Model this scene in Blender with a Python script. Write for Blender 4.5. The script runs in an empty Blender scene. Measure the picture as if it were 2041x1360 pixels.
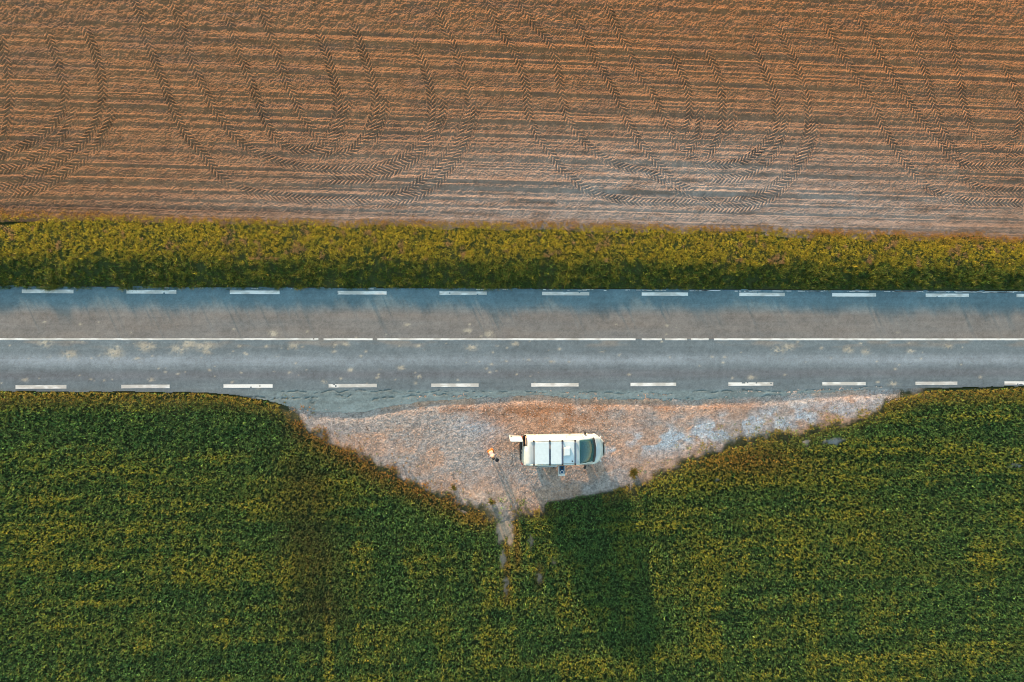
import bpy, bmesh, math, random
import numpy as np
from mathutils import Vector, Matrix, Euler

# ------------------------------------------------------------------ camera, sky, sun, exposure
SC = bpy.context.scene
F = 1360.7                      # focal length in photograph pixels (24 mm on 36 mm)
TH = math.radians(3.54)         # the drone looks a little towards +X
H = 44.28                       # flying height
cd = bpy.data.cameras.new("camera"); cam = bpy.data.objects.new("camera", cd)
SC.collection.objects.link(cam); SC.camera = cam
cd.sensor_width = 36; cd.lens = 24; cd.clip_end = 5000
cam.location = (0, 0, H); cam.rotation_euler = (0, -TH, 0)

SUN_EL = math.radians(6.9)
SUN_AZ = math.radians(24)       # sun stands towards (-sin, +cos)
W = bpy.data.worlds.new("World"); SC.world = W; W.use_nodes = True
nt = W.node_tree; bg = nt.nodes['Background']
sky = nt.nodes.new('ShaderNodeTexSky'); sky.sky_type = 'NISHITA'; sky.sun_disc = False
sky.sun_elevation = SUN_EL; sky.sun_rotation = -SUN_AZ
sky.air_density = 1.3; sky.dust_density = 0.6; sky.ozone_density = 1.0
nt.links.new(sky.outputs[0], bg.inputs[0]); bg.inputs[1].default_value = 0.15
sl = bpy.data.lights.new("sun", 'SUN'); so = bpy.data.objects.new("sun", sl); SC.collection.objects.link(so)
sl.energy = 3.6; sl.angle = math.radians(0.53); sl.color = (1.0, 0.62, 0.38)
sd = Vector((math.sin(SUN_AZ)*math.cos(SUN_EL), -math.cos(SUN_AZ)*math.cos(SUN_EL), -math.sin(SUN_EL)))
so.rotation_euler = sd.to_track_quat('-Z', 'Y').to_euler(); so.location = (-20, 40, 20)
SC.view_settings.view_transform = 'Standard'; SC.view_settings.look = 'None'
SC.view_settings.gamma = 1; SC.view_settings.exposure = 2.05
SC.cycles.filter_width = 1.0; SC.cycles.max_bounces = 5; SC.cycles.diffuse_bounces = 3

rng = np.random.default_rng(7); random.seed(7)
c_, s_ = math.cos(TH), math.sin(TH)

def G(px, py, z=0.0):           # photograph pixel -> point on the level z
    u = (np.asarray(px, float)-1020.5)/F; v = (680-np.asarray(py, float))/F
    t = (H-z)/(c_-u*s_)
    return (u*c_+s_)*t, v*t
def P(X, Y):                    # ground point -> where the photograph shows it (for surveying masks)
    w = X*s_+H*c_
    return 1020.5+F*(X*c_-H*s_)/w, 680-F*Y/w

# ------------------------------------------------------------------ noise
_R = np.random.default_rng(99).random((256, 256)).astype(np.float32)
def vn(x, y, seed=0):
    x = np.asarray(x, np.float64)+seed*17.31; y = np.asarray(y, np.float64)+seed*9.77
    xi = np.floor(x).astype(np.int64); yi = np.floor(y).astype(np.int64)
    fx = x-xi; fy = y-yi; fx = fx*fx*(3-2*fx); fy = fy*fy*(3-2*fy)
    g = lambda a, b: _R[(a+(b//256)*37) & 255, (b+(a//256)*91) & 255]
    return (g(xi, yi)*(1-fx)+g(xi+1, yi)*fx)*(1-fy)+(g(xi, yi+1)*(1-fx)+g(xi+1, yi+1)*fx)*fy
def fbm(x, y, seed=0, o=4):
    r = 0; a = .5; t = 0
    for k in range(o):
        r = r+a*vn(x*2**k, y*2**k, seed+k*3); t += a; a *= .5
    return r/t
def ss(a, b, x):
    t = np.clip((x-a)/(b-a), 0, 1); return t*t*(3-2*t)
def mix(a, b, m):
    m = np.asarray(m)[..., None]; return np.asarray(a)*(1-m)+np.asarray(b)*m
def catmull(pts, step=.03):
    pts = np.array(pts, float); p = np.vstack([2*pts[0]-pts[1], pts, 2*pts[-1]-pts[-2]]); out = []
    for i in range(1, len(p)-2):
        n = max(2, int(np.linalg.norm(p[i+1]-p[i])/step)); t = np.linspace(0, 1, n, endpoint=False)[:, None]
        out.append(.5*((2*p[i])+(p[i+1]-p[i-1])*t+(2*p[i-1]-5*p[i]+4*p[i+1]-p[i+2])*t*t+(3*p[i]-p[i-1]-3*p[i+1]+p[i+2])*t**3))
    return np.vstack(out+[pts[-1:]])

# ------------------------------------------------------------------ tagging and mesh helpers
def tag(o, label=None, cat=None, group=None, kind=None):
    if label: o['label'] = label
    if cat: o['category'] = cat
    if group: o['group'] = group
    if kind: o['kind'] = kind
    return o
def link(o, parent=None):
    SC.collection.objects.link(o)
    if parent is not None: o.parent = parent
    return o
def empty(name, loc=(0, 0, 0), rz=0):
    o = bpy.data.objects.new(name, None); link(o); o.location = loc; o.rotation_euler = (0, 0, rz); o.empty_display_size = .2
    return o
def raw_mesh(name, co, faces_flat, sizes, col=None, mat=None, parent=None, smooth=False):
    me = bpy.data.meshes.new(name)
    me.vertices.add(len(co)); me.vertices.foreach_set('co', np.ascontiguousarray(co, np.float32).ravel())
    ff = np.ascontiguousarray(faces_flat, np.int32).ravel(); sz = np.ascontiguousarray(sizes, np.int32)
    me.loops.add(len(ff)); me.loops.foreach_set('vertex_index', ff)
    me.polygons.add(len(sz)); st = np.zeros(len(sz), np.int32); st[1:] = np.cumsum(sz)[:-1]
    me.polygons.foreach_set('loop_start', st)
    me.update(calc_edges=True)
    if col is not None:
        a = me.color_attributes.new('Col', 'FLOAT_COLOR', 'POINT')
        a.data.foreach_set('color', np.ascontiguousarray(np.concatenate([col, np.ones((len(col), 1))], 1), np.float32).ravel())
    me.polygons.foreach_set('use_smooth', np.full(len(sz), smooth))
    if mat: me.materials.append(mat)
    return link(bpy.data.objects.new(name, me), parent)
def sheet(name, X, Y, Z, col, mat, keep=None, parent=None, smooth=False):
    ny, nx = X.shape; idx = np.arange(nx*ny).reshape(ny, nx)
    q = np.stack([idx[:-1, :-1], idx[:-1, 1:], idx[1:, 1:], idx[1:, :-1]], -1)
    if keep is not None:
        q = q[keep[:-1, :-1] & keep[1:, 1:] & keep[:-1, 1:] & keep[1:, :-1]]
    q = q.reshape(-1, 4)
    co = np.stack([X, Y, Z], -1).reshape(-1, 3); c = col.reshape(-1, 3)
    used = np.zeros(len(co), bool); used[q.ravel()] = True
    remap = np.cumsum(used)-1
    return raw_mesh(name, co[used], remap[q], np.full(len(q), 4), c[used], mat, parent, smooth)
def far(a, b, step, ends_lo=(), ends_hi=()):
    return np.concatenate([np.array(ends_lo, float), np.arange(a, b, step), np.array(ends_hi, float)])

# ------------------------------------------------------------------ materials
def principled(name, col=(.5, .5, .5), rough=.6, metal=0., **kw):
    m = bpy.data.materials.new(name); m.use_nodes = True
    b = m.node_tree.nodes['Principled BSDF']
    b.inputs['Base Color'].default_value = (*col, 1); b.inputs['Roughness'].default_value = rough; b.inputs['Metallic'].default_value = metal
    for k, v in kw.items(): b.inputs[k].default_value = v
    return m
def noisy(name, col, rough=.6, metal=0., scale=9, amt=.25, bump=0., **kw):     # paint, cloth, rubber with uneven tone
    m = principled(name, col, rough, metal, **kw); t = m.node_tree; b = t.nodes['Principled BSDF']
    tc = t.nodes.new('ShaderNodeTexCoord'); n = t.nodes.new('ShaderNodeTexNoise'); n.inputs['Scale'].default_value = scale; n.inputs['Detail'].default_value = 5
    t.links.new(tc.outputs['Object'], n.inputs['Vector'])
    r = t.nodes.new('ShaderNodeValToRGB'); r.color_ramp.elements[0].position = .3; r.color_ramp.elements[1].position = .7
    r.color_ramp.elements[0].color = (*[c*(1-amt) for c in col], 1); r.color_ramp.elements[1].color = (*[min(1, c*(1+amt*.5)) for c in col], 1)
    t.links.new(n.outputs[0], r.inputs[0]); t.links.new(r.outputs[0], b.inputs['Base Color'])
    if bump:
        bp = t.nodes.new('ShaderNodeBump'); bp.inputs['Strength'].default_value = bump; bp.inputs['Distance'].default_value = .01
        t.links.new(n.outputs[0], bp.inputs['Height']); t.links.new(bp.outputs[0], b.inputs['Normal'])
    return m
def ground_mat(name, scale=30, amt=.35, rough=.9, bump=.4, dist=.02, spec=.3, scale2=140):
    """base colour from the surveyed colour attribute, times fine procedural grain"""
    m = bpy.data.materials.new(name); m.use_nodes = True; t = m.node_tree; b = t.nodes['Principled BSDF']
    at = t.nodes.new('ShaderNodeAttribute'); at.attribute_name = 'Col'
    ge = t.nodes.new('ShaderNodeNewGeometry')
    n = t.nodes.new('ShaderNodeTexNoise'); n.inputs['Scale'].default_value = scale; n.inputs['Detail'].default_value = 3
    n2 = t.nodes.new('ShaderNodeTexNoise'); n2.inputs['Scale'].default_value = scale2; n2.inputs['Detail'].default_value = 2
    t.links.new(ge.outputs['Position'], n.inputs['Vector']); t.links.new(ge.outputs['Position'], n2.inputs['Vector'])
    ad = t.nodes.new('ShaderNodeMath'); ad.operation = 'ADD'; t.links.new(n.outputs[0], ad.inputs[0]); t.links.new(n2.outputs[0], ad.inputs[1])
    mr = t.nodes.new('ShaderNodeMapRange'); mr.inputs['From Min'].default_value = .6; mr.inputs['From Max'].default_value = 1.4
    mr.inputs['To Min'].default_value = 1-amt; mr.inputs['To Max'].default_value = 1+amt
    t.links.new(ad.outputs[0], mr.inputs['Value'])
    mu = t.nodes.new('ShaderNodeVectorMath'); mu.operation = 'SCALE'
    t.links.new(at.outputs['Color'], mu.inputs[0]); t.links.new(mr.outputs[0], mu.inputs['Scale'])
    t.links.new(mu.outputs[0], b.inputs['Base Color'])
    bp = t.nodes.new('ShaderNodeBump'); bp.inputs['Strength'].default_value = bump; bp.inputs['Distance'].default_value = dist
    t.links.new(ad.outputs[0], bp.inputs['Height']); t.links.new(bp.outputs[0], b.inputs['Normal'])
    b.inputs['Roughness'].default_value = rough; b.inputs['Specular IOR Level'].default_value = spec
    return m
def leaf_mat(name, trans=.35):
    m = bpy.data.materials.new(name); m.use_nodes = True; t = m.node_tree
    b = t.nodes['Principled BSDF']; at = t.nodes.new('ShaderNodeAttribute'); at.attribute_name = 'Col'
    t.links.new(at.outputs['Color'], b.inputs['Base Color']); b.inputs['Roughness'].default_value = .55; b.inputs['Specular IOR Level'].default_value = .35
    tr = t.nodes.new('ShaderNodeBsdfTranslucent'); t.links.new(at.outputs['Color'], tr.inputs[0])
    mx = t.nodes.new('ShaderNodeMixShader'); mx.inputs[0].default_value = trans
    t.links.new(b.outputs[0], mx.inputs[1]); t.links.new(tr.outputs[0], mx.inputs[2])
    t.links.new(mx.outputs[0], t.nodes['Material Output'].inputs[0])
    return m

M_soil = ground_mat('ploughed_soil', 22, .35, .95, .5, .03, .15, 90)
M_dirt = ground_mat('field_soil', 12, .4, .95, .5, .04, .1, 60)
M_asph = ground_mat('asphalt', 14, .24, .7, .4, .008, .35, 60)
M_grav = ground_mat('gravel', 28, .4, .9, .6, .02, .25, 75)
M_leaf = leaf_mat('grass_leaf', .4)
M_stone = ground_mat('pebble', 40, .2, .85, .2, .01, .3, 150)

# ------------------------------------------------------------------ surveyed lines (photograph pixels)
def verge_top(px): return np.interp(px, [-400, 0, 260, 520, 1020, 1300, 1560, 2041, 2500], [416, 420, 424, 432, 439, 445, 453, 469, 480])
def crop_edge(px):
    return np.interp(px, [-600, 0, 400, 455, 520, 560, 600, 650, 700, 740, 800, 860, 900, 950, 985, 1035, 1085, 1092, 1150, 1210, 1250, 1290, 1330, 1390, 1450, 1520, 1600, 1680, 1730, 1780, 1850, 2041, 2700],
                     [782, 781, 784, 788, 797, 806, 829, 858, 884, 905, 936, 962, 974, 997, 1012, 1008, 1008, 1000, 990, 981, 966, 944, 922, 897, 873, 858, 848, 829, 812, 795, 779, 773, 764])
def apron(px):
    return np.interp(px, [-600, 0, 400, 455, 520, 580, 620, 680, 720, 760, 800, 850, 900, 960, 1010, 1060, 1100, 1150, 1250, 1350, 1450, 1560, 1700, 1760, 1850, 2041, 2700],
                     [782, 781, 783, 787, 797, 812, 820, 824, 823, 815, 808, 801, 797, 795, 791, 788, 791, 797, 797, 799, 795, 789, 779, 776, 775, 770, 760])
YT = G(1020, 575.5)[1]          # upper edge of the asphalt
YB = G(1020, 776)[1]

# ------------------------------------------------------------------ ground to the horizon
gx = np.array([-2500, -60, 60, 2500.]); gy = np.array([-2500, -30, -3, 8, 30, 2500.])
X, Y = np.meshgrid(gx, gy)
col = mix((.055, .075, .025), (.21, .14, .09), (Y > 4).astype(float))
g = sheet('ground', X, Y, np.full_like(X, -.16), col, M_dirt); tag(g, kind='structure')

# ------------------------------------------------------------------ ploughed field
xs = far(-37, 46, .042, (-900, -300, -120, -60), (60, 120, 300, 900))
ys = far(6.2, 26.5, .042, (), (30, 60, 150, 400, 1200))
X, Y = np.meshgrid(xs, ys); px, py = P(X, Y)
S = Y+.012*X
def ridge1(s, f, seed): return fbm(s*f, X*.035, seed, 3)-.5
wob = .05*(fbm(X*.25, Y*.25, 5, 2)-.5)
s2 = S+wob
amp = .55+.9*fbm(X*.06, S*.5, 31, 3)
Z = amp*(.014*ridge1(s2, 1.05, 1)+.036*ridge1(s2, 2.9, 2)+.050*ridge1(s2, 5.8, 3))
Z += .018*ss(.60, .86, vn(s2*2.7, X*.035, 401))*(.4+fbm(X*.2, S, 402, 2))+.022*ss(.62, .85, vn(s2*5.2, X*.05, 405))*(.3+fbm(X*.3, S, 406, 2))-.012*ss(.66, .9, vn(s2*3.1, X*.03, 409))
# evenly drilled grooves
Z += .0055*np.sin(2*np.pi*s2/.52+3*fbm(X*.03, S*.3, 8, 2))*(.4+.9*fbm(X*.12, S*.8, 12, 2))
rough_top = ss(95, 30, py)
clod = fbm(X*7, Y*7, 21, 3)-.5
Z = Z*(1-.45*rough_top)+(.033+.025*rough_top)*clod+.026*(vn(X*17, Y*17, 44)-.5)+rough_top*.05*(fbm(X*2.2, Y*2.6, 40, 2)-.5)
Z = Z*(.55+.45*ss(455, 405, py))
tracks = [
 [(2, 60), (8, 100), (18, 150), (22, 190), (17, 240), (8, 280), (-10, 310)],
 [(88, 45), (100, 80), (115, 120), (127, 165), (131, 200), (121, 228), (95, 260), (55, 288), (0, 312), (-60, 330)],
 [(160, 38), (180, 80), (195, 120), (205, 165), (204, 205), (190, 250), (160, 290), (110, 328), (60, 356), (0, 376), (-60, 385)],
 [(150, 195), (146, 235), (122, 275), (80, 310), (30, 334), (-40, 345)],
 [(222, 195), (221, 230), (205, 272), (180, 305), (135, 342), (80, 375), (0, 392)],
 [(262, -20), (285, 50), (305, 110), (325, 160), (345, 215), (370, 265), (408, 310), (440, 350), (480, 378), (560, 392), (640, 397), (740, 396), (800, 384), (850, 352), (880, 320), (905, 285), (922, 245), (935, 205), (929, 170), (908, 105), (884, 50), (865, -10)],
 [(335, -20), (365, 60), (380, 110), (400, 160), (425, 212), (455, 255), (490, 292), (540, 318), (620, 336), (700, 340), (760, 332), (810, 310), (840, 278), (856, 240), (860, 200), (852, 155), (833, 105), (812, 55)],
 [(445, 15), (465, 60), (480, 110), (500, 163), (515, 200), (530, 240), (548, 272), (575, 296), (615, 298), (648, 280), (668, 240), (672, 195), (658, 135), (642, 85), (632, 45)],
 [(508, -10), (530, 40), (550, 100), (570, 158), (590, 200), (605, 235), (640, 278), (672, 304), (702, 298), (735, 258), (748, 205), (736, 145), (716, 85), (700, 35)],
 [(690, 180), (694, 215), (684, 255), (664, 295), (620, 322)],
 [(765, 180), (768, 225), (752, 265), (728, 300)],
 [(880, 185), (884, 225), (868, 270), (838, 308), (790, 340), (720, 358), (640, 360)],
 [(948, 200), (945, 240), (930, 285), (905, 325), (870, 366), (820, 396), (740, 410)],
 [(970, -10), (990, 50), (1015, 85), (1037, 130), (1050, 180), (1054, 225), (1070, 268), (1098, 305), (1120, 336), (1152, 366), (1190, 388), (1250, 400), (1320, 404), (1400, 405), (1470, 401), (1525, 382), (1568, 345), (1595, 300), (1611, 250), (1607, 200), (1590, 140), (1565, 85), (1545, 40)],
 [(1030, -10), (1062, 45), (1098, 88), (1112, 140), (1120, 190), (1130, 230), (1150, 265), (1180, 298), (1220, 325), (1275, 342), (1310, 352), (1340, 372), (1385, 390), (1440, 394)],
 [(1135, 0), (1162, 65), (1185, 110), (1210, 155), (1238, 210), (1255, 250), (1280, 290), (1318, 335), (1350, 368), (1400, 390)],
 [(1205, -5), (1232, 60), (1253, 100), (1270, 140), (1300, 185), (1325, 235), (1345, 280), (1385, 318), (1440, 330), (1490, 316), (1528, 282), (1546, 240), (1545, 200), (1530, 160), (1510, 110), (1490, 55)],
 [(1330, 83), (1348, 122), (1368, 168), (1376, 212), (1370, 255), (1348, 285)],
 [(1402, 85), (1425, 133), (1437, 173), (1440, 218), (1436, 262), (1420, 298), (1392, 318)],
 [(1394, 205), (1396, 245), (1382, 290), (1350, 320)],
 [(1460, 205), (1460, 245), (1448, 290)],
 [(1566, 210), (1566, 250), (1552, 292), (1520, 330), (1470, 355), (1400, 358)],
 [(1627, 225), (1624, 270), (1606, 315), (1575, 358), (1540, 392), (1480, 415), (1380, 417)],
 [(1635, 30), (1668, 88), (1698, 140), (1735, 195), (1762, 255), (1788, 300), (1818, 342), (1855, 378), (1900, 396), (1960, 404), (2060, 405)],
 [(1705, 20), (1742, 88), (1778, 150), (1808, 198), (1838, 240), (1868, 280), (1900, 315), (1945, 332), (2060, 326)],
 [(1812, 40), (1833, 105), (1850, 160), (1862, 210), (1880, 260), (1905, 300), (1945, 318)],
 [(1870, 10), (1890, 70), (1905, 110), (1915, 160), (1921, 208), (1936, 258), (1965, 292), (2005, 306), (2060, 298)],
 [(1995, 115), (2015, 158), (2030, 198), (2033, 240), (2022, 285), (1992, 308)],
 [(1900, 345), (1960, 378), (2060, 384)],
]
A = np.zeros(X.shape, np.float32); hit = np.zeros(X.shape, np.float32)
x0, y0, stp = -37, 6.2, .042; off = 4
for k, tr in enumerate(tracks):
    gx_, gy_ = G(*np.array(tr, float).T)
    cpt = catmull(np.stack([gx_, gy_], 1), .05)
    d = np.gradient(cpt, axis=0); L = np.linalg.norm(d, axis=1, keepdims=True); d /= L; a = np.concatenate([[0], np.cumsum(np.linalg.norm(np.diff(cpt, axis=0), axis=1))])
    af = np.arange(0, a[-1], .018); cf = np.stack([np.interp(af, a, cpt[:, i]) for i in (0, 1)], 1)+.05*np.stack([vn(af*.8, af*0+k, 71+i)-.5 for i in (0, 1)], 1); df = np.stack([np.interp(af, a, d[:, i]) for i in (0, 1)], 1)
    nrm = np.stack([-df[:, 1], df[:, 0]], 1)
    wid = .30
    strength = .75+.35*vn(af*.3, k+.5, 3)
    ends = np.minimum(ss(0, 1.2, af), ss(af[-1], af[-1]-1.2, af))
    for cc in np.linspace(-wid, wid, 33):
        q = cf+nrm*cc
        ix = np.round((q[:, 0]-x0)/stp).astype(int)+off; iy = np.round((q[:, 1]-y0)/stp).astype(int)
        ok = (ix >= off) & (ix < off+int(83/stp)) & (iy >= 0) & (iy < int(20.3/stp))
        tread = np.sin(2*np.pi*(af-1.0*abs(cc)+(.5*.28 if cc > 0 else 0))/.28)
        tread = np.clip(tread*1.6, -1, 1)*(abs(cc) > .02)
        h = (.022*tread-.008)*strength*ends*(.55+.9*vn(af*1.7+cc*2, af*0+k*3.3, 9))
        if abs(cc) > wid-.02: h = .010*strength*ends*(vn(af*2, af*0+k, 19) > .5)
        A[iy[ok], ix[ok]] = h[ok]; hit[iy[ok], ix[ok]] = ends[ok]
Z = Z*(1-.35*hit)+A*(.45+1.2*fbm(X*2.4, Y*2.4, 415, 3)*(.6+.8*fbm(X*.45, Y*.45, 416, 2)))
Z[:, :4] = 0; Z[:, -4:] = 0; Z[-5:, :] = 0
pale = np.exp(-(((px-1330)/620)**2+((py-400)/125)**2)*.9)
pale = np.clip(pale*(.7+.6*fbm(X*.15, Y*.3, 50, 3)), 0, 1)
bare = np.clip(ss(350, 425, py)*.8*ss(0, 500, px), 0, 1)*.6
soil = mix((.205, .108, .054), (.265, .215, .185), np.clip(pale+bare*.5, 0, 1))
soil = mix(soil, (.135, .085, .060), np.clip((fbm(X*.5, S*3.5, 60, 3)-.45)*1.6, 0, .6))
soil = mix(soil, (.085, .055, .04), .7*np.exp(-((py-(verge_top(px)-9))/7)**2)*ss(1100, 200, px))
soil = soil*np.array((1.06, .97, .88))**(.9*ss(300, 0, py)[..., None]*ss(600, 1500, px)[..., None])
soil *= (1+.6*(fbm(X*3, Y*3, 70, 3)-.5))[..., None]
soil[:, :5] = soil[:, 5:60].mean(axis=1, keepdims=True)
soil[:, -5:] = soil[:, -60:-5].mean(axis=1, keepdims=True)
soil[-6:, :] = soil[-40:-6, 5:-5].mean(axis=(0, 1))
keep = py < verge_top(px)+22
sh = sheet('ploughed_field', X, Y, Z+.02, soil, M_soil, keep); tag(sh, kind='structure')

# ------------------------------------------------------------------ verge terrain between field and road
xs = far(-37, 46, .12, (-900, -120, -60), (60, 120, 900)); ys = np.arange(3.15, 9.4, .1)
def verge_z(X, Y):
    px, py = P(X, Y); t = (py-verge_top(px))/(575.5-verge_top(px))
    z = .16*ss(-.05, .45, t)*(1-ss(.55, .97, t))+.07*(fbm(X*.5, Y*.5, 80, 3)-.5)
    cut = np.exp(-((py-(443-.1*(px-38)))/3)**2)*ss(88, 60, px)
    return z-.02-.18*cut
X, Y = np.meshgrid(xs, ys); px, py = P(X, Y)
keep = (py > verge_top(px)-4) & (Y > YT-.02)
col = mix((.07, .075, .03), (.035, .06, .018), fbm(X, Y, 81, 3))
sh = sheet('verge_bank', X, Y, verge_z(X, Y), col, M_dirt, keep); tag(sh, kind='structure')

# ------------------------------------------------------------------ soil under the lower crop field
def crop_z(X, Y):
    px, py = P(X, Y); e = crop_edge(px)
    z = -.03+.03*(fbm(X*.12, Y*.9, 90, 3)-.5)+.04*(fbm(X*.9, Y*.5, 93, 2)-.5)
    k = ss(8, 46, py-e); return z*k-.065*(1-k)
xs = far(-37, 46, .09, (-900, -120, -60), (60, 120, 900)); ys = far(-29, -2.6, .09, (-900, -200, -60), ())
X, Y = np.meshgrid(xs, ys); px, py = P(X, Y)
keep = py > crop_edge(px)-5
col = mix((.045, .055, .025), (.025, .040, .016), fbm(X*.7, Y*.7, 95, 3))
def bare_mask(px, py):
    spots = [(1665, 880, 26, 7), (1607, 884, 7, 7), (1430, 960, 6, 3), (1058, 1082, 6, 20), (997, 1060, 9, 28), (1009, 1040, 12, 38),
             (1001, 1115, 6, 20), (1008, 1170, 4, 20), (1018, 1075, 8, 20), (2020, 929, 20, 3), (925, 1016, 18, 5), (1100, 1120, 6, 6), (1075, 1150, 4, 22)]
    m = np.zeros(np.shape(px)); px = px+14*(fbm(np.asarray(px)*.13, np.asarray(py)*.13, 301, 2)-.5); py = py+16*(fbm(np.asarray(px)*.11, np.asarray(py)*.11, 305, 2)-.5)
    for x, y, a, b in spots: m = np.maximum(m, np.exp(-(((px-x)/a)**2+((py-y)/b)**2)))
    return m*(.45+1.1*fbm(np.asarray(px)*.09, np.asarray(py)*.09, 98, 3))
bm_ = bare_mask(px, py)
tan_ = (abs(px-1020) < 120)
col = mix(col, np.where(tan_[..., None], np.array((.36, .285, .21)), np.array((.30, .31, .30))), ss(.25, .7, bm_+.5*(fbm(X*3, Y*3, 97, 3)-.5)))
sh = sheet('field_soil', X, Y, crop_z(X, Y), col, M_dirt, keep, smooth=True); tag(sh, kind='structure')

# ------------------------------------------------------------------ gravel lay-by
xs = np.arange(G(540, 800)[0], G(1880, 790)[0], .035); ys = np.arange(-12.6, YB+.1, .035)
X, Y = np.meshgrid(xs, ys); px, py = P(X, Y)
n_e = 10*(fbm(X*2.5, Y*2.5, 101, 3)-.5)
n_e = n_e+8*(vn(X*7, Y*7, 102)-.5)
keep = (py < crop_edge(px)+46+n_e) & (py > apron(px)-14)
def gravel_z(X, Y):
    px, py = P(X, Y)
    z = .03*(fbm(X*.6, Y*.6, 110, 3)-.5)-.035*np.exp(-((py-(apron(px)+9))/7)**2)
    return z-.012-.06*ss(14, 50, py-crop_edge(px))
Z = gravel_z(X, Y)+.024*(fbm(X*9, Y*9, 111, 2)-.5)+.012*(vn(X*24, Y*24, 112)-.5)
base = mix((.365, .25, .185), (.30, .265, .24), ss(.40, .62, fbm(X*.5, Y*.7, 120, 4)))
blue = np.exp(-(((px-1450-(850-py)*2.2)/190)**2+((py-(868-(px-1350)*.14))/26)**2))
blue2 = np.exp(-(((px-955)/50)**2+((py-850)/18)**2))
base = mix(base, (.36, .44, .50), np.clip(blue*1.3*ss(.35, .6, fbm(X*.9, Y*1.2, 123, 3))+.6*blue2, 0, .9))
br = np.exp(-(((px-1080)/150)**2+((py-830)/22)**2))+.6*np.exp(-(((px-1300)/300)**2+((py-812)/10)**2))+.5*np.exp(-(((px-870)/130)**2+((py-818)/8)**2))
base = mix(base, (.25, .125, .065), np.clip(br*.9*ss(.3, .6, fbm(X*1.1, Y*1.4, 125, 3)), 0, .85))
base = mix(base, (.46, .33, .24), .6*np.exp(-(((px-960)/110)**2+((py-990)/14)**2)))
base *= (1.1+.9*(fbm(X*5, Y*5, 130, 3)-.5)+.9*(vn(X*22, Y*22, 131)-.5))[..., None]
de = py-crop_edge(px)+40*(fbm(X*1.4, Y*1.4, 135, 4)-.5)*np.where((px > 1085) & (px < 1255), .15, 1)
crisp = ((px > 1085) & (px < 1255))
base = mix(base, mix((.060, .060, .028), (.035, .045, .018), fbm(X*3, Y*3, 136, 2)), np.where(crisp, ss(-3, 4, de), ss(2, 22, de+22*ss(1735, 1810, px)+25*ss(620, 570, px)))*(1-.75*np.exp(-(((px-1008)/26)**2+((py-1028)/26)**2))))
sh = sheet('gravel_layby', X, Y, Z, base, M_grav, keep); tag(sh, kind='structure')
GRAVCOL = lambda n: None

# ------------------------------------------------------------------ road
xs = far(-37, 46, .06, (-2400, -600, -150, -60), (60, 150, 600, 2400)); ys = np.arange(-4.9, YT+.06, .05)
X, Y = np.meshgrid(xs, ys); px, py = P(X, Y)
ap = apron(px)+5*(fbm(X*1.6, Y*1.6, 140, 3)-.5)+3*(vn(X*9, Y*9, 141)-.5)*ss(500, 620, px)*ss(1800, 1700, px)
ap[:, :4] = 781; ap[:, -4:] = 765
keep = (py < ap) & (Y < YT+.05*(vn(X*3, X*0, 142)-.3)+.02)
keep[:, :4] = (Y[:, :4] > -3.1) ; keep[:, -4:] = (Y[:, -4:] > -3.1)
low = (Y < .12)
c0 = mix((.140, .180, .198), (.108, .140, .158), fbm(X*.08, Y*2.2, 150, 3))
lane = Y-(-1.35)
wheel = np.exp(-((Y+1.25)/.38)**2)*(.6+.8*fbm(X*.12, Y*.8, 151, 2))
c0 = mix(c0, (.225, .27, .305), np.clip(wheel*.75, 0, 1)*low)
dark = np.exp(-((Y+2.15)/.35)**2)*low*.6
c0 = mix(c0, (.125, .13, .145), dark)
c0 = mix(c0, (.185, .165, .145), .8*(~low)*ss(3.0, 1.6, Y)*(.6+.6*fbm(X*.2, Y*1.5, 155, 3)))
c0 = mix(c0, (.085, .165, .20), (~low)*ss(1.6, 2.6, Y)*.7)  # teal of the verge's shadow put into the asphalt colour
c0 = mix(c0, (.24, .215, .18), .55*ss(-.55, -.15, Y)*low*ss(.45, .7, fbm(X*.5, Y*2.5, 156, 3)))
# old patched apron
apr = ss(774, 782, py)*ss(430, 560, px)
c0 = mix(c0, (.155, .215, .225), apr*.8)
c0 *= (1+.5*apr*(fbm(X*2.2, Y*5, 157, 4)-.5))[..., None]
def crack(line, w):             # line: px, py pairs
    q = np.array(line, float); yy = np.interp(px, q[:, 0], q[:, 1], left=-999, right=-999)+5.5*(fbm(X*1.9, X*0+w, 160+len(line), 4)-.5)*2
    return np.exp(-((py-yy)/w)**2)*ss(.40, .62, .5*fbm(X*1.3, Y*1.3, 170+len(line), 3)+.5*vn(X*7, Y*9, 171))
ck = np.maximum.reduce([crack([(450, 786), (520, 795), (570, 798), (640, 791), (700, 790)], 1.8)*1.2, crack([(560, 782), (700, 780), (850, 782), (1000, 779), (1200, 783), (1320, 785), (1500, 778)], 1.3),
     crack([(1120, 790), (1200, 795), (1300, 797), (1400, 796), (1520, 792), (1600, 787)], 2.4), crack([(740, 797), (800, 790), (900, 789), (980, 792)], 2.0), crack([(1480, 778), (1560, 781), (1650, 777), (1760, 772)], 1.5),
     np.exp(-(((px-622)/10)**2+((py-805)/9)**2))*ss(.42, .6, fbm(X*4, Y*4, 175, 3))])
c0 = mix(c0, (.03, .045, .045), np.clip(ck*.65, 0, 1))
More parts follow.
